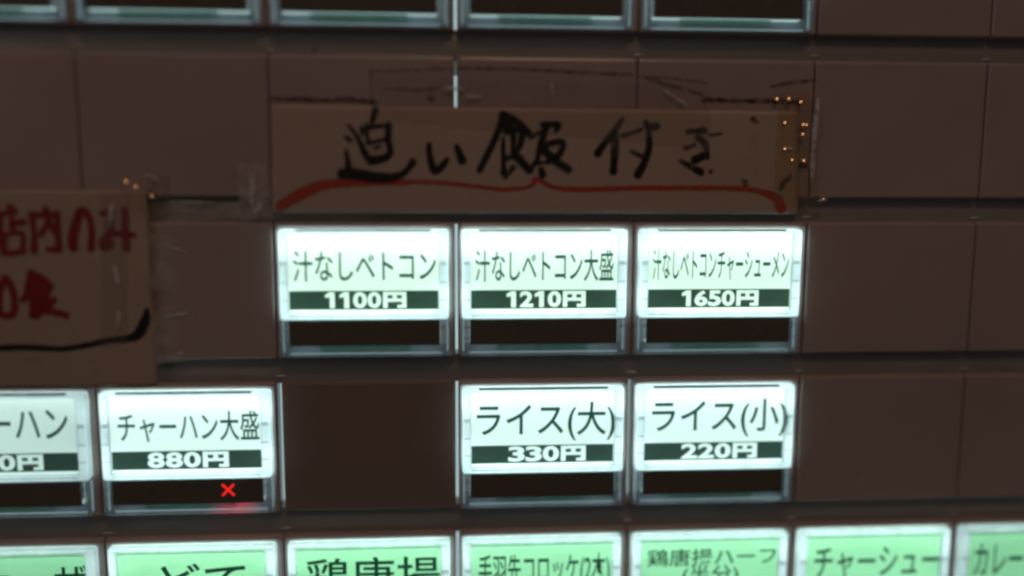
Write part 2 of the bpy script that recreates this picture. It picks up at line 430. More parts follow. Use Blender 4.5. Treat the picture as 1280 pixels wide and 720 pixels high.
def strip(points, z, wob=0.0, closed=False, seed=0):
    """a round-ended pen stroke of varying width as (verts, faces)"""
    pts = [Vector((x, y)) for x, y, w in points]; ws = [w for *_q, w in points]
    # smooth the path
    P2, W2 = [], []
    n = len(pts)
    for i in range(n - 1):
        p0, p1, p2, p3 = pts[max(i - 1, 0)], pts[i], pts[i + 1], pts[min(i + 2, n - 1)]
        seg = max(3, int((p2 - p1).length / 0.5))
        for k in range(seg):
            t = k / seg
            P2.append(0.5 * ((2 * p1) + (-p0 + p2) * t + (2 * p0 - 5 * p1 + 4 * p2 - p3) * t * t + (-p0 + 3 * p1 - 3 * p2 + p3) * t ** 3))
            W2.append(ws[i] + (ws[i + 1] - ws[i]) * t)
    P2.append(pts[-1]); W2.append(ws[-1])
    verts, faces = [], []
    lft, rgt = [], []
    for i, (p, w) in enumerate(zip(P2, W2)):
        d = (P2[min(i + 1, len(P2) - 1)] - P2[max(i - 1, 0)])
        if d.length < 1e-6: d = Vector((1, 0))
        d.normalize(); nn = Vector((-d.y, d.x))
        j1 = 1 + wob * mnoise.noise(Vector((p.x * 1.6, p.y * 1.6, seed))); j2 = 1 + wob * mnoise.noise(Vector((p.x * 1.6, p.y * 1.6, seed + 9)))
        lft.append(p + nn * w / 2 * j1); rgt.append(p - nn * w / 2 * j2)
    def cap(p, w, ang):
        return [p + Vector((math.cos(ang + math.pi * (k / 6)), math.sin(ang + math.pi * (k / 6)))) * w / 2 for k in range(1, 6)]
    d0 = P2[1] - P2[0]; a0 = math.atan2(d0.y, d0.x) + math.pi / 2
    d1 = P2[-1] - P2[-2]; a1 = math.atan2(d1.y, d1.x) - math.pi / 2
    ring_s = cap(P2[0], W2[0], a0); ring_e = cap(P2[-1], W2[-1], a1)
    n = len(P2)
    vv = lft + rgt
    faces = [(i, i + 1, n + i + 1, n + i) for i in range(n - 1)]
    k = len(vv); vv += ring_s; faces.append(tuple([0] + list(range(k, k + 5)) + [n]))
    k = len(vv); vv += ring_e; faces.append(tuple([2 * n - 1] + list(range(k, k + 5)) + [n - 1]))
    return [(p.x, p.y, z) for p in vv], faces
def strokes_mesh(name, strokes, mats, zf, step=0.012, wob=0.12, bleed=None, fat=1.02):
    me = bpy.data.meshes.new(name); v, f, mi = [], [], []
    strokes = [(t, [(x, y, w * fat) for x, y, w in pts]) for t, pts in strokes]
    if bleed:
        strokes = [("b", [(x, y, w * 1.06 + 0.28) for x, y, w in pts]) for t, pts in strokes] + strokes
        mats = [mats[0], mats[-1], bleed]
    rank = {"b": 0, "l": 1, "d": 2}
    order = sorted(range(len(strokes)), key=lambda i: rank[strokes[i][0]])
    for k, i in enumerate(order):
        tone, pts = strokes[i]
        sv, sf = strip(pts, 0, wob, seed=i)
        b0 = len(v)
        v += [P(x, y, zf(x, y) - 0.05 - step * k) for x, y, z in sv]
        f += [tuple(b0 + q for q in ff) for ff in sf]; mi += [{"d": 0, "l": 1, "b": 2}[tone]] * len(sf)
    me.from_pydata(v, [], f)
    for m in mats: me.materials.append(m)
    for p, m in zip(me.polygons, mi): p.material_index = min(m, len(mats) - 1)
    return me

# ---------------------------------------------------------------- data measured on the face (mm)
SIGN={'chase': [('d', [(-16.01, 10.75, 1.21), (-16.71, 13.16, 0.84)]), ('d', [(-17.82, 13.61, 0.57), (-17.67, 17.34, 0.58)]), ('d', [(-17.5, 14.26, 0.66), (-15.07, 13.92, 0.66), (-13.4, 13.69, 0.66)]), ('d', [(-13.41, 13.8, 1.11), (-13.67, 16.66, 1.11)]), ('d', [(-17.56, 17.34, 0.58), (-15.56, 16.89, 0.58), (-13.56, 16.54, 0.58)]), ('d', [(-13.56, 16.87, 1.06), (-13.19, 19.08, 1.09), (-14.28, 20.41, 1.11)]), ('d', [(-18.14, 19.33, 1.11), (-17.61, 20.43, 1.11), (-15.61, 20.42, 1.11), (-13.83, 19.97, 1.11)]), ('l', [(-17.41, 21.43, 0.58), (-15.18, 21.08, 0.58)]), ('d', [(-21.46, 13.75, 0.4), (-19.74, 16.04, 0.62), (-18.68, 18.45, 1.02), (-18.58, 19.0, 1.02)]), ('d', [(-18.72, 14.32, 0.71), (-18.63, 15.37, 0.71)]), ('d', [(-21.95, 16.16, 0.66), (-21.08, 16.81, 0.66)]), ('d', [(-22.0, 18.8, 0.53), (-21.71, 20.67, 0.8), (-21.59, 22.55, 1.24)]), ('d', [(-22.76, 23.44, 1.95), (-19.66, 23.54, 1.95), (-16.34, 24.09, 1.78), (-13.45, 24.19, 1.65), (-11.43, 23.73, 1.12), (-9.85, 22.61, 0.85), (-8.72, 21.05, 1.3)]), ('l', [(-16.24, 18.32, 0.53), (-15.31, 17.99, 0.53)])], 'i': [('d', [(-5.38, 17.62, 0.95), (-5.27, 19.98, 1.11), (-4.1, 22.87, 1.59), (-1.83, 20.62, 0.95)]), ('d', [(0.17, 17.98, 0.95), (1.22, 20.74, 1.65)])], 'meal': [('d', [(9.67, 11.51, 1.33), (8.4, 15.18, 1.12), (6.54, 19.13, 1.12), (4.81, 22.57, 1.17)]), ('d', [(9.46, 11.65, 1.54), (12.12, 12.8, 1.38), (14.8, 15.19, 1.12)]), ('d', [(10.0, 14.91, 0.96), (13.19, 14.49, 1.07), (13.08, 17.25, 1.12), (12.15, 18.83, 0.96)]), ('d', [(9.55, 16.22, 0.69), (9.61, 20.96, 0.75), (9.7, 23.08, 1.23)]), ('d', [(10.26, 13.34, 2.13), (11.46, 15.03, 1.17), (11.61, 17.26, 0.91), (11.48, 19.37, 0.75)]), ('d', [(10.01, 20.16, 0.8), (12.15, 19.68, 0.8)]), ('d', [(12.42, 19.89, 1.5), (14.9, 22.52, 1.34)]), ('l', [(11.63, 22.01, 0.96), (10.03, 24.14, 0.59)]), ('d', [(17.46, 13.41, 0.91), (20.81, 13.39, 1.02), (20.2, 14.57, 0.7)]), ('d', [(18.32, 13.67, 1.23), (17.22, 17.22, 1.18), (16.45, 20.66, 0.86)]), ('l', [(16.94, 14.99, 0.8), (15.07, 16.13, 0.48)]), ('d', [(17.5, 17.54, 0.91), (21.57, 16.8, 1.02), (21.01, 19.31, 1.08), (18.73, 20.65, 0.81)]), ('d', [(17.36, 17.88, 1.29), (19.94, 20.38, 1.45), (22.93, 22.36, 1.3)]), ('l', [(15.65, 21.33, 0.59), (18.87, 20.91, 0.59)]), ('d', [(17.27, 22.38, 0.92), (17.6, 23.44, 1.29)]), ('l', [(15.39, 22.65, 0.65), (15.91, 21.06, 0.64)])], 'with': [('l', [(33.93, 12.15, 0.76), (31.85, 15.11, 1.11), (28.9, 19.07, 1.26)]), ('d', [(30.13, 17.34, 0.76), (28.95, 19.19, 1.31)]), ('l', [(32.36, 15.35, 1.41), (32.43, 19.05, 1.47), (32.23, 21.53, 1.27)]), ('d', [(32.35, 20.04, 0.76), (32.2, 22.77, 1.42)]), ('l', [(33.88, 15.54, 0.76), (36.14, 14.96, 0.71), (37.89, 14.2, 0.51)]), ('d', [(38.74, 12.85, 1.01), (39.14, 13.58, 1.16), (40.91, 13.57, 1.37)]), ('d', [(39.35, 13.82, 0.86), (39.5, 17.77, 1.17), (38.56, 21.0, 1.27), (37.34, 23.37, 1.58)]), ('l', [(35.84, 18.66, 0.66), (38.28, 19.76, 0.86)])], 'ki': [('l', [(47.55, 14.63, 0.82), (50.85, 14.38, 0.87)]), ('d', [(49.58, 14.37, 0.77), (50.9, 14.38, 1.28)]), ('l', [(49.62, 15.73, 1.17), (51.2, 17.21, 1.23), (51.86, 19.94, 0.72)]), ('l', [(47.14, 17.98, 0.87), (49.03, 17.27, 0.56)]), ('d', [(49.13, 20.33, 1.49), (50.77, 19.57, 1.38)]), ('l', [(46.2, 20.59, 0.72), (48.28, 21.71, 1.08), (50.36, 22.75, 1.28)]), ('d', [(49.32, 22.33, 1.03), (50.49, 22.82, 1.28)]), ('l', [(51.91, 15.27, 0.36), (54.58, 14.95, 0.36)]), ('l', [(52.49, 22.69, 0.62), (52.68, 22.74, 0.62)])], 'brace': [('d', [(-35.34, 30.09, 2.54), (-30.95, 27.52, 2.94), (-26.33, 25.71, 2.34), (-19.69, 25.28, 1.74), (-12.52, 25.16, 1.34), (-4.79, 25.13, 1.03), (3.5, 25.88, 0.94), (9.24, 26.54, 0.94), (14.47, 26.11, 0.94), (16.04, 25.06, 1.05), (15.73, 24.81, 1.05), (16.67, 24.39, 1.05), (19.95, 26.09, 1.05), (26.29, 26.49, 1.16), (36.9, 26.2, 1.23), (46.54, 26.17, 1.23), (58.94, 26.24, 1.25), (63.86, 27.02, 1.41), (66.92, 28.34, 2.51), (67.83, 30.47, 2.52)])]}
LEFT={'shop': [('d', [(-87.67, 30.17, 1.1), (-86.89, 30.96, 1.1)]), ('d', [(-91.35, 31.77, 0.86), (-89.91, 31.6, 0.86), (-86.54, 31.1, 0.86)]), ('d', [(-89.44, 31.65, 0.95), (-89.91, 35.6, 0.96), (-90.88, 38.58, 0.96)]), ('d', [(-87.45, 32.19, 0.81), (-87.45, 34.61, 0.81)]), ('d', [(-87.41, 33.43, 1.1), (-85.13, 33.2, 1.1)]), ('d', [(-89.0, 35.6, 1.0), (-89.36, 39.08, 1.01)]), ('d', [(-89.0, 35.65, 0.86), (-85.68, 35.41, 0.86), (-85.83, 38.96, 0.87)]), ('d', [(-89.5, 39.33, 0.96), (-87.57, 39.21, 0.96), (-85.51, 38.96, 0.96)])], 'inside': [('d', [(-83.47, 31.64, 1.2), (-83.37, 35.61, 0.96), (-83.58, 38.84, 1.4)]), ('d', [(-83.49, 31.94, 1.1), (-80.35, 31.69, 1.1), (-78.68, 31.89, 1.11)]), ('d', [(-78.66, 31.44, 1.06), (-78.8, 35.61, 1.11), (-78.73, 38.48, 1.21)]), ('d', [(-78.75, 38.73, 1.01), (-80.79, 38.6, 1.01)]), ('d', [(-80.82, 30.65, 1.15), (-80.37, 32.75, 1.15)]), ('d', [(-80.38, 32.88, 0.91), (-82.05, 35.66, 0.91)]), ('d', [(-80.49, 33.13, 1.06), (-79.14, 35.36, 1.06)])], 'no': [('d', [(-74.31, 31.26, 1.4), (-75.4, 34.12, 1.74), (-76.08, 36.61, 1.79), (-75.99, 38.23, 1.69)]), ('d', [(-74.43, 31.19, 1.21), (-73.45, 30.89, 1.25), (-72.47, 32.75, 1.11), (-72.28, 36.11, 1.11), (-72.61, 38.49, 1.31)])], 'mi': [('d', [(-70.02, 31.38, 1.16), (-68.28, 31.28, 1.16)]), ('d', [(-68.58, 31.43, 1.31), (-68.73, 35.12, 1.31)]), ('d', [(-68.75, 35.42, 1.46), (-70.19, 37.31, 1.6), (-69.83, 38.24, 1.41), (-68.62, 37.57, 1.22)]), ('d', [(-68.75, 35.42, 1.02), (-66.08, 35.52, 1.02), (-64.27, 35.82, 1.02)]), ('d', [(-65.64, 30.83, 1.31), (-65.72, 35.62, 1.22), (-65.74, 38.32, 1.46)])], 'zero': [('d', [(-89.56, 44.32, 1.22), (-90.68, 47.22, 1.22), (-90.95, 51.01, 1.23), (-89.95, 51.84, 1.23), (-88.23, 51.32, 1.23), (-88.06, 47.23, 1.23), (-89.1, 44.55, 1.22), (-89.56, 44.32, 1.22)])], 'food': [('d', [(-84.47, 43.23, 1.28), (-85.46, 47.53, 1.29), (-86.43, 48.76, 0.95)]), ('d', [(-84.49, 43.41, 1.17), (-82.47, 44.63, 1.73), (-80.74, 46.1, 1.01)]), ('d', [(-84.23, 45.94, 1.84), (-81.58, 45.95, 1.85)]), ('d', [(-83.73, 44.63, 2.12), (-83.97, 51.35, 2.13)]), ('d', [(-81.6, 46.39, 1.62), (-82.74, 49.6, 1.63)]), ('d', [(-80.43, 48.73, 1.12), (-81.95, 50.42, 1.12)]), ('d', [(-84.61, 51.7, 1.35), (-82.31, 50.83, 1.24), (-78.15, 51.83, 1.07)])], 'line': [('d', [(-96.03, 58.62, 1.12), (-91.81, 58.43, 1.12), (-86.18, 58.36, 1.07), (-80.55, 58.71, 1.02), (-77.71, 58.56, 0.99), (-73.4, 57.79, 1.02), (-70.23, 57.08, 1.08), (-66.8, 56.81, 1.26), (-64.46, 55.93, 1.89), (-62.9, 53.27, 1.88), (-62.36, 50.96, 0.8)])]}
TEXTS=[(-1, 1, [('汁なしベトコン', 3.88, 32.83, 5.72, 12.11)], ('1100円', 9.97, 26.71, 14.18, 17.91)), (0, 1, [('汁なしベトコン大盛', 3.86, 32.6, 5.62, 12.27)], ('1210円', 10.14, 26.85, 14.03, 17.97)), (1, 1, [('汁なしベトコンチャーシューメン', 3.85, 32.86, 5.52, 12.09)], ('1650円', 9.99, 26.63, 14.12, 18.04)), (-3, 2, [('チャーハン', 4.56, 31.67, 4.56, 11.59)], ('660円', 10.19, 26.27, 13.96, 17.68)), (-2, 2, [('チャーハン大盛', 4.51, 33.06, 5.59, 12.05)], ('880円', 10.07, 26.61, 14.1, 17.87)), (0, 2, [('ライス(大)', 4.15, 33.6, 4.74, 13.12)], ('330円', 10.75, 27.36, 14.17, 18.05)), (1, 2, [('ライス(小)', 4.52, 34.07, 4.55, 12.85)], ('220円', 10.98, 27.67, 13.92, 18.02)), (-3, 3, [('ギョーザ', 5.55, 33.68, 4.67, 11.7)], None), (-2, 3, [('どて', 11.39, 29.09, 5.32, 13.17)], None), (-1, 3, [('鶏唐揚', 4.83, 33.18, 4.83, 13.68)], None), (0, 3, [('手羽先コロッケ(2本)', 4.45, 33.03, 5.06, 13.11)], None), (1, 3, [('鶏唐揚ハーフ', 4.25, 33.0, 4.73, 8.79), ('(半分)', 12.18, 24.72, 8.6, 13.61)], None), (2, 3, [('チャーシュー', 4.76, 33.4, 5.3, 12.62)], None), (3, 3, [('カレーライス', 4.52, 28.02, 5.22, 12.81)], None)]
TAPES={'top': [(-16.88, 3.12), (51.24, 4.41), (52.37, 18.11), (-16.73, 12.81)], 'right': [(66.04, 6.99), (74.11, 6.59), (75.65, 29.91), (66.08, 30.59)], 'leftlow': [(-43.47, 21.82), (-37.82, 21.79), (-37.22, 32.49), (-43.41, 32.97)], 'ls1': [(-60.81, 35.54), (-50.65, 36.51), (-51.64, 48.87), (-60.75, 47.18)], 'ls2': [(-61.26, 51.11), (-53.59, 49.84), (-54.75, 61.76), (-61.16, 62.02)], 'ls3': [(-66.52, 25.69), (-56.49, 23.45), (-57.15, 30.74), (-63.74, 31.71)], 'ls4': [(-70.01, 27.28), (-64.58, 26.95), (-66.67, 57.98), (-72.06, 58.26)], 'rail': [(-61.12, 29.16), (-43.27, 29.13), (-43.4, 32.81), (-61.01, 33.14)], 'bottom': [(-37.64, 30.88), (-14.62, 31.34), (-14.66, 33.77), (-37.4, 33.45)]}
STAINS={'a': [('d', [(-36.3, 8.76, 0.78), (-26.92, 8.98, 0.94), (-22.19, 8.78, 0.95), (-16.19, 9.2, 1.11)])], 'b': [('d', [(-16.88, 3.28, 0.24), (-7.86, 2.86, 0.4), (0.26, 2.46, 0.64), (12.93, 2.47, 0.48), (24.26, 2.97, 0.65), (35.7, 3.31, 0.49)])], 'c': [('d', [(37.34, 3.61, 0.49), (43.94, 4.01, 0.41), (51.25, 4.73, 0.33)])], 'd': [('d', [(50.7, 8.26, 1.16), (59.05, 8.34, 0.84), (66.6, 8.27, 1.01), (70.83, 8.56, 1.35)])], 'e': [('d', [(-16.88, 3.28, 0.24), (-16.94, 6.54, 0.4), (-16.5, 9.04, 0.63)])], 'f': [('d', [(-14.25, 6.52, 0.32), (-7.9, 6.77, 0.48), (-2.32, 6.24, 0.32)])], 'g': [('d', [(39.0, 4.07, 0.66), (45.65, 5.91, 0.83), (50.33, 7.14, 0.5)])], 'h': [('d', [(60.88, 12.04, 1.18), (61.91, 12.68, 1.01)])], 'i': [('d', [(67.43, 26.43, 1.02), (68.21, 24.94, 1.36), (69.34, 23.61, 1.02)])], 'j': [('d', [(59.7, 24.63, 1.36), (60.08, 25.62, 1.19)])], 'k': [('d', [(71.14, 21.95, 1.36), (71.96, 21.29, 1.36), (73.17, 21.61, 0.85)])], 'l': [('d', [(59.5, 19.71, 0.25), (62.88, 19.52, 0.25), (66.28, 19.83, 0.25)])], 'm': [('d', [(59.34, 19.87, 0.25), (59.52, 24.47, 0.25)])], 'n': [('d', [(-27.92, -0.76, 0.78), (-27.62, -0.46, 0.62)])], 'o': [('d', [(-5.36, 8.31, 0.96), (-4.57, 8.46, 0.8)])], 'p': [('d', [(64.79, 5.39, 0.5), (68.95, 4.55, 0.67), (74.32, 4.01, 0.51)])]}
GLINTS=[(65.75, 7.96), (68.27, 7.93), (70.83, 8.48), (67.65, 12.72), (71.56, 13.1), (72.24, 13.09), (71.49, 15.05), (67.89, 18.02), (69.53, 20.31), (71.92, 20.46), (76.6, 28.4)]
GLINTS2=[(-64.95, 25.21), (-63.14, 26.16), (-60.44, 28.05)]
RIDGES={'top': [(-0.56, 6.54, 2.08, 0.35, 2), (3.61, 8.07, 1.61, 0.32, 2), (44.88, 7.99, 2.98, 0.36, 32), (19.43, 6.49, 1.46, 0.26, 85)], 'right': [(74.14, 13.73, 5.78, 0.59, 93), (74.0, 21.11, 3.76, 0.51, 88), (68.91, 18.02, 0.85, 0.34, 5), (76.61, 28.57, 1.03, 0.34, -15)], 'ls1': [(-54.68, 45.74, 4.12, 0.28, 14), (-51.52, 38.45, 1.89, 0.28, 80), (-57.03, 38.44, 2.83, 0.28, 20), (-53.24, 41.68, 2.21, 0.24, 130)], 'ls2': [(-56.44, 60.07, 0.96, 0.32, 10), (-57.67, 52.28, 3.17, 0.25, -8), (-55.79, 56.42, 1.91, 0.26, 70)], 'ls3': [(-60.27, 24.41, 1.55, 0.31, 30)], 'ls4': [(-67.82, 44.06, 2.19, 0.47, 80), (-67.99, 53.03, 1.89, 0.47, 95), (-68.41, 32.03, 2.48, 0.47, 100)], 'leftlow': [(-40.68, 27.2, 3.79, 0.47, 92), (-39.85, 30.72, 1.58, 0.47, 120)], 'rail': [(-53.48, 29.3, 4.69, 0.34, 2)]}
LPAPER=[(-115.17, 27.08), (-61.16, 26.78), (-61.06, 66.71), (-118.75, 66.99)]
SPAPER=[(-36.66, 10.01), (70.41, 10.34), (71.61, 31.59), (-37.02, 31.36)]


# ---------------------------------------------------------------- cells: blank panels and menu buttons
TEXT = {(c, r): (l, p) for c, r, l, p in TEXTS}
BUTTONS = {(c, -1): ("white", "mid") for c in range(-3, 2)}
BUTTONS.update({(c, 1): ("cream", "bright") for c in (-1, 0, 1)})
BUTTONS.update({(-3, 2): ("white", "dim"), (-2, 2): ("white", "mid"), (0, 2): ("white", "mid"), (1, 2): ("white", "mid")})
BUTTONS.update({(c, 3): ("green", "green") for c in range(-3, 4)})
BUTTONS[(-3, 3)] = BUTTONS[(3, 3)] = ("green", "greendim")

# sub-part meshes shared by all buttons
def bezel_mesh(top):
    m = MB()
    m.loft([rr(1.1, 35.4, 1.5, 19.9, .5, 5.2), rr(1.1, 35.4, 1.5, 19.9, .5, -1.05), rr(1.2, 35.3, 1.6, 19.9, .5, -1.35), rr(1.45, 35.05, 1.85, 19.85, .5, -1.5),
            rr(2.75, 33.55, top - .1, 18.72, .25, -1.5), rr(2.9, 33.4, top, 18.6, .2, -1.3), rr(2.9, 33.4, top, 18.6, .2, -0.88)])
    return m.mesh("bezel", M_bezel)
def lower_bezel_mesh():
    m = MB()
    m.loft([rr(1.1, 35.4, 20.0, 27.7, .5, 5.2), rr(1.1, 35.4, 20.0, 27.7, .5, -1.05), rr(1.25, 35.25, 20.02, 27.55, .5, -1.4), rr(1.5, 35.0, 20.04, 27.3, .5, -1.5),
            rr(2.8, 33.5, 20.06, 25.4, .2, -1.5), rr(2.85, 33.45, 20.1, 25.35, .2, -1.1)])
    return m.mesh("lower_bezel", M_bezel_low)
SH = dict(bezel=bezel_mesh(3.1), bezelthin=bezel_mesh(2.4), lower=lower_bezel_mesh(),
          cover=MB().box(2.95, 33.35, 3.15, 18.55, -1.42, -1.22).mesh("cover", M_cover),
          window=MB().box(2.82, 33.48, 20.08, 25.38, -1.15, -0.6).mesh("indicator_window", M_window),
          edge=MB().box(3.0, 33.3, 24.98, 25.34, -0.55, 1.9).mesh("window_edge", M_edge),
          divider=MB().box(3.1, 33.2, 19.72, 19.86, -0.7, 5.0).mesh("divider", M_wall),
          slot=MB().box(4.6, 31.8, 1.44, 1.82, -1.53, -1.02).mesh("top_slot", M_tray))
bd = MB().box(8.6, 27.4, 20.2, 27.5, 0.6, 1.0)
for k in range(6):
    x = 9.4 + k * 2.9; bd.box(x, x + 1.0 + (k % 3) * .4, 25.7 + (k % 2) * .5, 26.7, 0.2, 0.6)
SH["tray"] = MB().box(1.4, 35.1, 25.5, 27.62, 1.02, 1.6).mesh("tray", M_tray)
SH["board"] = bd.mesh("circuit_board", M_board)
gv = MB()
for x0, x1 in ((1.45, 2.72), (33.58, 35.05)):
    for y in (8.1, 8.5, 12.2, 15.9): gv.box(x0, x1, y, y + 0.13, -1.53, -1.4)
    gv.box(x0, x1, 21.6, 21.8, -1.53, -1.4); gv.box(x0, x1, 24.0, 24.12, -1.53, -1.4)
gv.box(3.1, 33.2, 19.14, 19.28, -1.53, -1.4)
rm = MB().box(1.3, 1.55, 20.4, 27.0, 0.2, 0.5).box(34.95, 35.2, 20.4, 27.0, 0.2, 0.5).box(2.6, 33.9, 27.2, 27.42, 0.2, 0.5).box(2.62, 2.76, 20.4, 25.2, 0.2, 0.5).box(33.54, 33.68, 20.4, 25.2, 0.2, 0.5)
SH["rim"] = rm.mesh("added_rim_glow", M_rim)
SH["groove"] = gv.mesh("bezel_groove", M_tray)
CARDS = {k: MB().quad(2.8, 33.5, 2.3, 18.7, -0.9).mesh("card", m) for k, m in M_card.items()}
PLATES = {k: MB().quad(1.5, 35.0, 2.0, 19.2, 4.6).mesh("light_plate", m) for k, m in M_plate.items()}
def led_mesh(m):
    q = MB()
    for x in (1.75, 9.5, 18.2, 27.0, 33.7): q.box(x, x + 1.2, 2.4, 3.6, 3.6, 4.4)
    return q.mesh("light_emitters", m)
def side_mesh(m):
    q = MB()
    for x in (1.55, 33.75):
        q.box(x, x + 1.1, 2.4, 7.2, 1.6, 2.2); q.box(x, x + 1.1, 12.8, 18.6, 2.0, 2.6)
    q.box(3.4, 32.9, 18.85, 19.5, 0.6, 1.1)
    q.box(3.4, 32.9, 1.9, 2.7, 1.2, 1.7)
    return q.mesh("added_glow_bars", m)
SIDES = {k: side_mesh(m) for k, m in M_side.items()}
LEDS = {k: led_mesh(m) for k, m in M_led.items()}
def ring_sym(cx, cy, r0, r1, z):
    m = MB(); n = 20
    m.v = [P(cx + r * math.cos(2 * math.pi * k / n), cy + r * math.sin(2 * math.pi * k / n), z) for r in (r0, r1) for k in range(n)]
    m.f = [(k, (k + 1) % n, n + (k + 1) % n, n + k) for k in range(n)]; return m
def cross(cx, cy, r, w, z, zt):
    pts = []
    for k in range(4):
        a = math.radians(45 + 90 * k); d = Vector((math.cos(a), math.sin(a))); nn = Vector((-d.y, d.x))
        e = math.radians(90 * k); ip = Vector((math.cos(e), math.sin(e))) * w * .7071
        pts.append(ip); pts += [d * r - nn * w / 2, d * r + nn * w / 2]
    c = Vector((cx, cy))
    return MB().loft([[(*(c + p), zt) for p in pts], [(*(c + p), z) for p in pts]], cap1=True)
SH["ring"] = ring_sym(10.6, 22.6, 1.15, 1.75, -1.165).mesh("sold_in_symbol", M_symbol)
SH["cross"] = cross(26.6, 22.6, 1.9, 0.6, -1.17, -1.1).mesh("cross_symbol", M_symbol)
SH["redcross"] = cross(26.3, 22.5, 1.72, 0.50, -1.22, -1.1).mesh("cross_lamp", M_red)
SH["redlow"] = MB().box(24.0, 30.5, 25.42, 25.5, -0.3, 0.5).mesh("added_red_glow", M_redlow)

LABEL = {(-1, 1): "cream backlit button priced 1100 yen", (0, 1): "cream backlit button priced 1210 yen", (1, 1): "cream backlit button priced 1650 yen",
         (-3, 2): "dim white backlit button beside the 880 yen button", (-2, 2): "white backlit button priced 880 yen with a red cross lamp",
         (0, 2): "white backlit button priced 330 yen", (1, 2): "white backlit button priced 220 yen"}
GREEN_WORD = {-3: "dumplings, left of the two-character one", -2: "two large characters", -1: "three large characters", 0: "narrow crowded characters and a bracketed count",
              1: "two lines of small characters", 2: "six katakana characters", 3: "curry"}
for (c, r) in BUTTONS:
    if r == 3: LABEL[(c, r)] = "green backlit button lettered with " + GREEN_WORD[c]
for r in range(-1, 4):
    for c in range(-3, 4):
        loc = V(c * PU, r * PV, 0) - Vector((0, 0, Z0))
        g0, g1 = half_gap(c, r), half_gap(c + 1, r)
        if (c, r) not in BUTTONS:
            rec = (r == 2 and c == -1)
            o = obj("blank_panel", cell_mesh("blank", g0, g1, rec), machine, loc)
            o.location.y += random.uniform(-0.05, 0.08) * MM + (0.5 * MM if rec else 0)
            continue
        tint, lvl = BUTTONS[(c, r)]
        t = obj("menu_button", cell_mesh("button", g0, g1, False), machine, loc)
        if (c, r) in LABEL: t["label"] = LABEL[(c, r)]
        obj("bezel", SH["bezelthin" if r in (1, 2) else "bezel"], t); obj("bezel_groove", SH["groove"], t); obj("lower_bezel", SH["lower"], t); obj("cover", SH["cover"], t)
        obj("indicator_window", SH["window"], t); obj("window_edge", SH["edge"], t); obj("divider", SH["divider"], t)
        obj("circuit_board", SH["board"], t); obj("tray", SH["tray"], t); obj("card", CARDS[tint], t); obj("light_plate", PLATES[lvl], t); obj("light_emitter", LEDS[lvl], t); obj("added_glow_bar", SIDES[lvl], t)
        if r in (1, 2): obj("top_slot", SH["slot"], t)
        obj("added_rim_glow", SH["rim"], t); obj("ring_symbol", SH["ring"], t)
        if (c, r) == (-2, 2):
            obj("cross_lamp", SH["redcross"], t)["label"] = "lit red cross"
            obj("added_red_glow", SH["redlow"], t)
        else:
            obj("cross_symbol", SH["cross"], t)
        lines, price = TEXT.get((c, r), ([], None))
        for body, *bb in lines: obj("lettering", lettering(body, *bb, -0.96, M_ink, 0.010), t)
        obj("price_bar", price_bar(price, -0.93), t)

# backlight tubes standing behind the seams
for c in range(-2, 4):
    for r in range(-1, 4):
        y0 = 3.2 if r == 0 else 0.4
        w = 4.0 if (r == 2 and c in (-1, 1)) else 1.0
        s = -1 if c < 0 else 1
        x = c * PU + (s * 1.0 if w > 2 else 0)
        m = MB().box(-w / 2, w / 2, y0, CH - 0.4, 6.6, 7.2).mesh("backlight_tube", M_leak)
        obj("backlight_tube", m, machine, V(x, r * PV, 0) - Vector((0, 0, Z0)))

# grime left by old tape, on the panels
for k, st in STAINS.items():
    zz = -0.62 if k in "hijlm" else -0.06
    me = strokes_mesh("grime", st, [M_grimelight if k in "bcefglmp" else M_grime], lambda x, y, zz=zz: zz, wob=0.9, bleed=M_bleed["g"], fat=0.9)
    if k in "hijlm": continue
    obj("grime", me, machine, (0, 0, 0))

# ---------------------------------------------------------------- paper signs
def sheet(name, quad, mat, zf, thick, nx, ny, wob=0.12, seed=0):
    """a slightly uneven sheet between four corners; quad runs clockwise from the top left"""
    q = [Vector(p) for p in quad]; m = MB()
    def pt(u, v):
        p = q[0].lerp(q[1], u).lerp(q[3].lerp(q[2], u), v)
        e = min(u, 1 - u, v, 1 - v)
        if e <= 0: p = p + Vector((mnoise.noise(Vector((p.x * .35, p.y * .35, seed))), mnoise.noise(Vector((p.x * .35, p.y * .35, seed + 5))))) * wob
        return p
    for lay in ((0, 1) if thick else (0,)):
        for j in range(ny + 1):
            for i in range(nx + 1):
                p = pt(i / nx, j / ny); m.v.append(P(p.x, p.y, zf(p.x, p.y) + lay * thick))
    n = (nx + 1) * (ny + 1); w = nx + 1
    for j in range(ny):
        for i in range(nx):
            a = j * w + i; m.f.append((a, a + w, a + w + 1, a + 1))
            if thick: m.f.append((n + a, n + a + 1, n + a + w + 1, n + a + w))
    rim = [i for i in range(w)] + [j * w + nx for j in range(1, ny + 1)] + [ny * w + i for i in range(nx - 1, -1, -1)] + [j * w for j in range(ny - 1, 0, -1)]
    for a, bb in (zip(rim, rim[1:] + rim[:1]) if thick else ()): m.f.append((a, bb, n + bb, n + a))
    return m.mesh(name, mat, smooth=True)
def zs(x, y): return -0.55 + 0.16 * mnoise.noise(Vector((x * .045, y * .08, 3.1))) + 0.03 * mnoise.noise(Vector((x * .3, y * .3, 7)))
def zl(x, y): return -1.15 + 0.22 * mnoise.noise(Vector((x * .05, y * .06, 13.1))) + 0.03 * mnoise.noise(Vector((x * .3, y * .3, 17)))
ORG = (0, 0, Z0)
sign = obj("paper_sign", sheet("paper_sign", SPAPER, M_paper, zs, 0.12, 90, 24), None, ORG)
tag(sign, "long cream paper strip with black handwritten characters above a red brace", "paper sign")
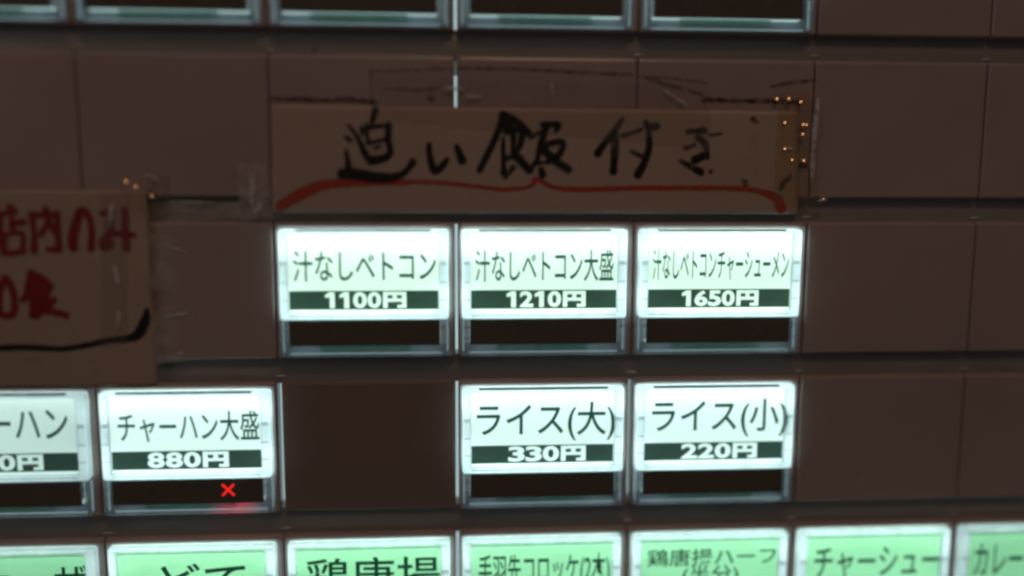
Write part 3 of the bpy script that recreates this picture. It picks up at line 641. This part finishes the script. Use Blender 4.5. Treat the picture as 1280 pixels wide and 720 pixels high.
for k in ("chase", "i", "meal", "with", "ki"):
    obj("written_character", strokes_mesh("written_character", SIGN[k], [M_black, M_blackdry], zs, bleed=M_bleed["k"]), sign, (0, 0, 0))
obj("red_brace", strokes_mesh("red_brace", SIGN["brace"], [M_redfaint], zs, wob=0.35, bleed=M_bleed["r"], fat=0.74), sign, (0, 0, 0))
for k in "hij":
    obj("grime", strokes_mesh("grime", STAINS[k], [M_grimelight if k in "lm" else M_grime], zs, wob=0.9, bleed=M_bleed["g"], fat=0.8), sign, (0, 0, 0))
note = obj("paper_sign", sheet("paper_notice", LPAPER, M_paper2, zl, 0.15, 60, 44), None, ORG)
tag(note, "yellowed paper notice with red handwritten characters underlined by a thick black line", "paper sign")
for k in ("shop", "inside", "no", "mi", "zero", "food"):
    obj("written_character", strokes_mesh("written_character", LEFT[k], [M_redink], zl, bleed=M_bleed["r"], fat=1.08), note, (0, 0, 0))
obj("black_underline", strokes_mesh("black_underline", LEFT["line"], [M_black], zl, wob=0.15, bleed=M_bleed["k"]), note, (0, 0, 0))

# ---------------------------------------------------------------- clear tape
def ztape(base, amp, seed):
    return lambda x, y: base(x, y) - 0.14 - amp * abs(mnoise.noise(Vector((x * .55, y * .55, seed)))) - amp * .5 * abs(mnoise.noise(Vector((x * 1.7, y * 1.7, seed + 3))))
flat = lambda x, y: -0.30
def on_sign(x, y): return min(zs(x, y) - .05, -0.45)
def on_note(x, y): return zl(x, y) - .05 if x < -60.5 else max(-1.1 + (x + 60.5) * 0.35, -0.25)
TP = [("top", M_tape, on_sign, 0.16, "wide clear tape holding the top edge of the cream paper strip", 60, 14),
      ("right", M_tapeyellow, on_sign, 0.35, "wrinkled yellowed tape with small gold glints on the strip's right end", 20, 50),
      ("leftlow", M_tapemilky, flat, 0.22, "short milky tape beside the start of the red brace", 14, 24),
      ("ls1", M_tapemilky, on_note, 0.25, "crumpled clear tape on the blank panel beside the red notice, above another scrap", 24, 24),
      ("ls2", M_tapemilky, on_note, 0.25, "small crumpled clear tape scrap beside the end of the black underline", 18, 24),
      ("ls3", M_tape, on_note, 0.25, "clear tape over the top right corner of the red notice", 24, 18),
      ("ls4", M_tape, zl, 0.14, "vertical clear tape running down over the red notice", 12, 50),
      ("rail", M_tapemilky, lambda x, y: 1.2, 0.15, "clear tape stuck along the grey rail beside the red notice", 36, 8),
      ("bottom", M_tape, flat, 0.12, "thin clear tape under the red brace above the 1100 yen button", 40, 6)]
for i, (k, mat, base, amp, lab, nx, ny) in enumerate(TP):
    o = obj("tape", sheet("tape", TAPES[k], mat, ztape(base, amp, i * 7.3), 0, nx, ny, wob=0.5, seed=i), None, ORG)
    tag(o, lab, "tape", "pieces of clear tape")
    pts = GLINTS if k == "right" else GLINTS2 if k == "ls3" else []
    zt = ztape(base, amp, i * 7.3)
    for x, y, a, b, ang in RIDGES.get(k, []):
        m = MB(); n = 16; ca, sa = math.cos(math.radians(ang)), math.sin(math.radians(ang))
        rings = [[(x + a * s * math.cos(t) * ca - b * s * math.sin(t) * sa, y + a * s * math.cos(t) * sa + b * s * math.sin(t) * ca, zt(x, y) - h * b * .8) for t in (2 * math.pi * q / n for q in range(n))] for s, h in ((1.1, -.4), (1, .0), (.86, .5), (.6, .8), (.3, .95))]
        m.loft(rings, cap1=True)
        obj("wrinkle_highlight", m.mesh("wrinkle_highlight", M_creaselight, smooth=True), o, (0, 0, 0))
    for j, (x, y) in enumerate(pts):
        rad = random.uniform(0.28, 0.60) if k == "right" else random.uniform(0.18, 0.30); m = MB(); n = 14; zc = zt(x, y) - 0.12
        p0 = V(x, y, zc)                       # shallow cap tilted half-way between lamp and camera to show a glint
        hv = ((LAMP - p0).normalized() + (cam.location - p0).normalized()).normalized()
        a1 = hv.cross(Vector((0, 0, 1))).normalized(); a2 = hv.cross(a1)
        org = Vector((x * MM, zc * MM, -y * MM)); R1 = 1.5
        for s1 in (1.0, 0.8, 0.55, 0.28):
            sag = (math.sqrt(R1 ** 2 - (s1 * rad) ** 2) - math.sqrt(R1 ** 2 - rad ** 2)) * MM
            m.v += [tuple(org + hv * sag + (a1 * math.cos(2 * math.pi * q / n) + a2 * math.sin(2 * math.pi * q / n)) * rad * s1 * MM) for q in range(n)]
        m.f = [(a * n + q, a * n + (q + 1) % n, (a + 1) * n + (q + 1) % n, (a + 1) * n + q) for a in range(3) for q in range(n)] + [tuple(3 * n + q for q in range(n))]
        obj("glint_fleck", m.mesh("glint_fleck", M_glint, smooth=True), o, (0, 0, 0))
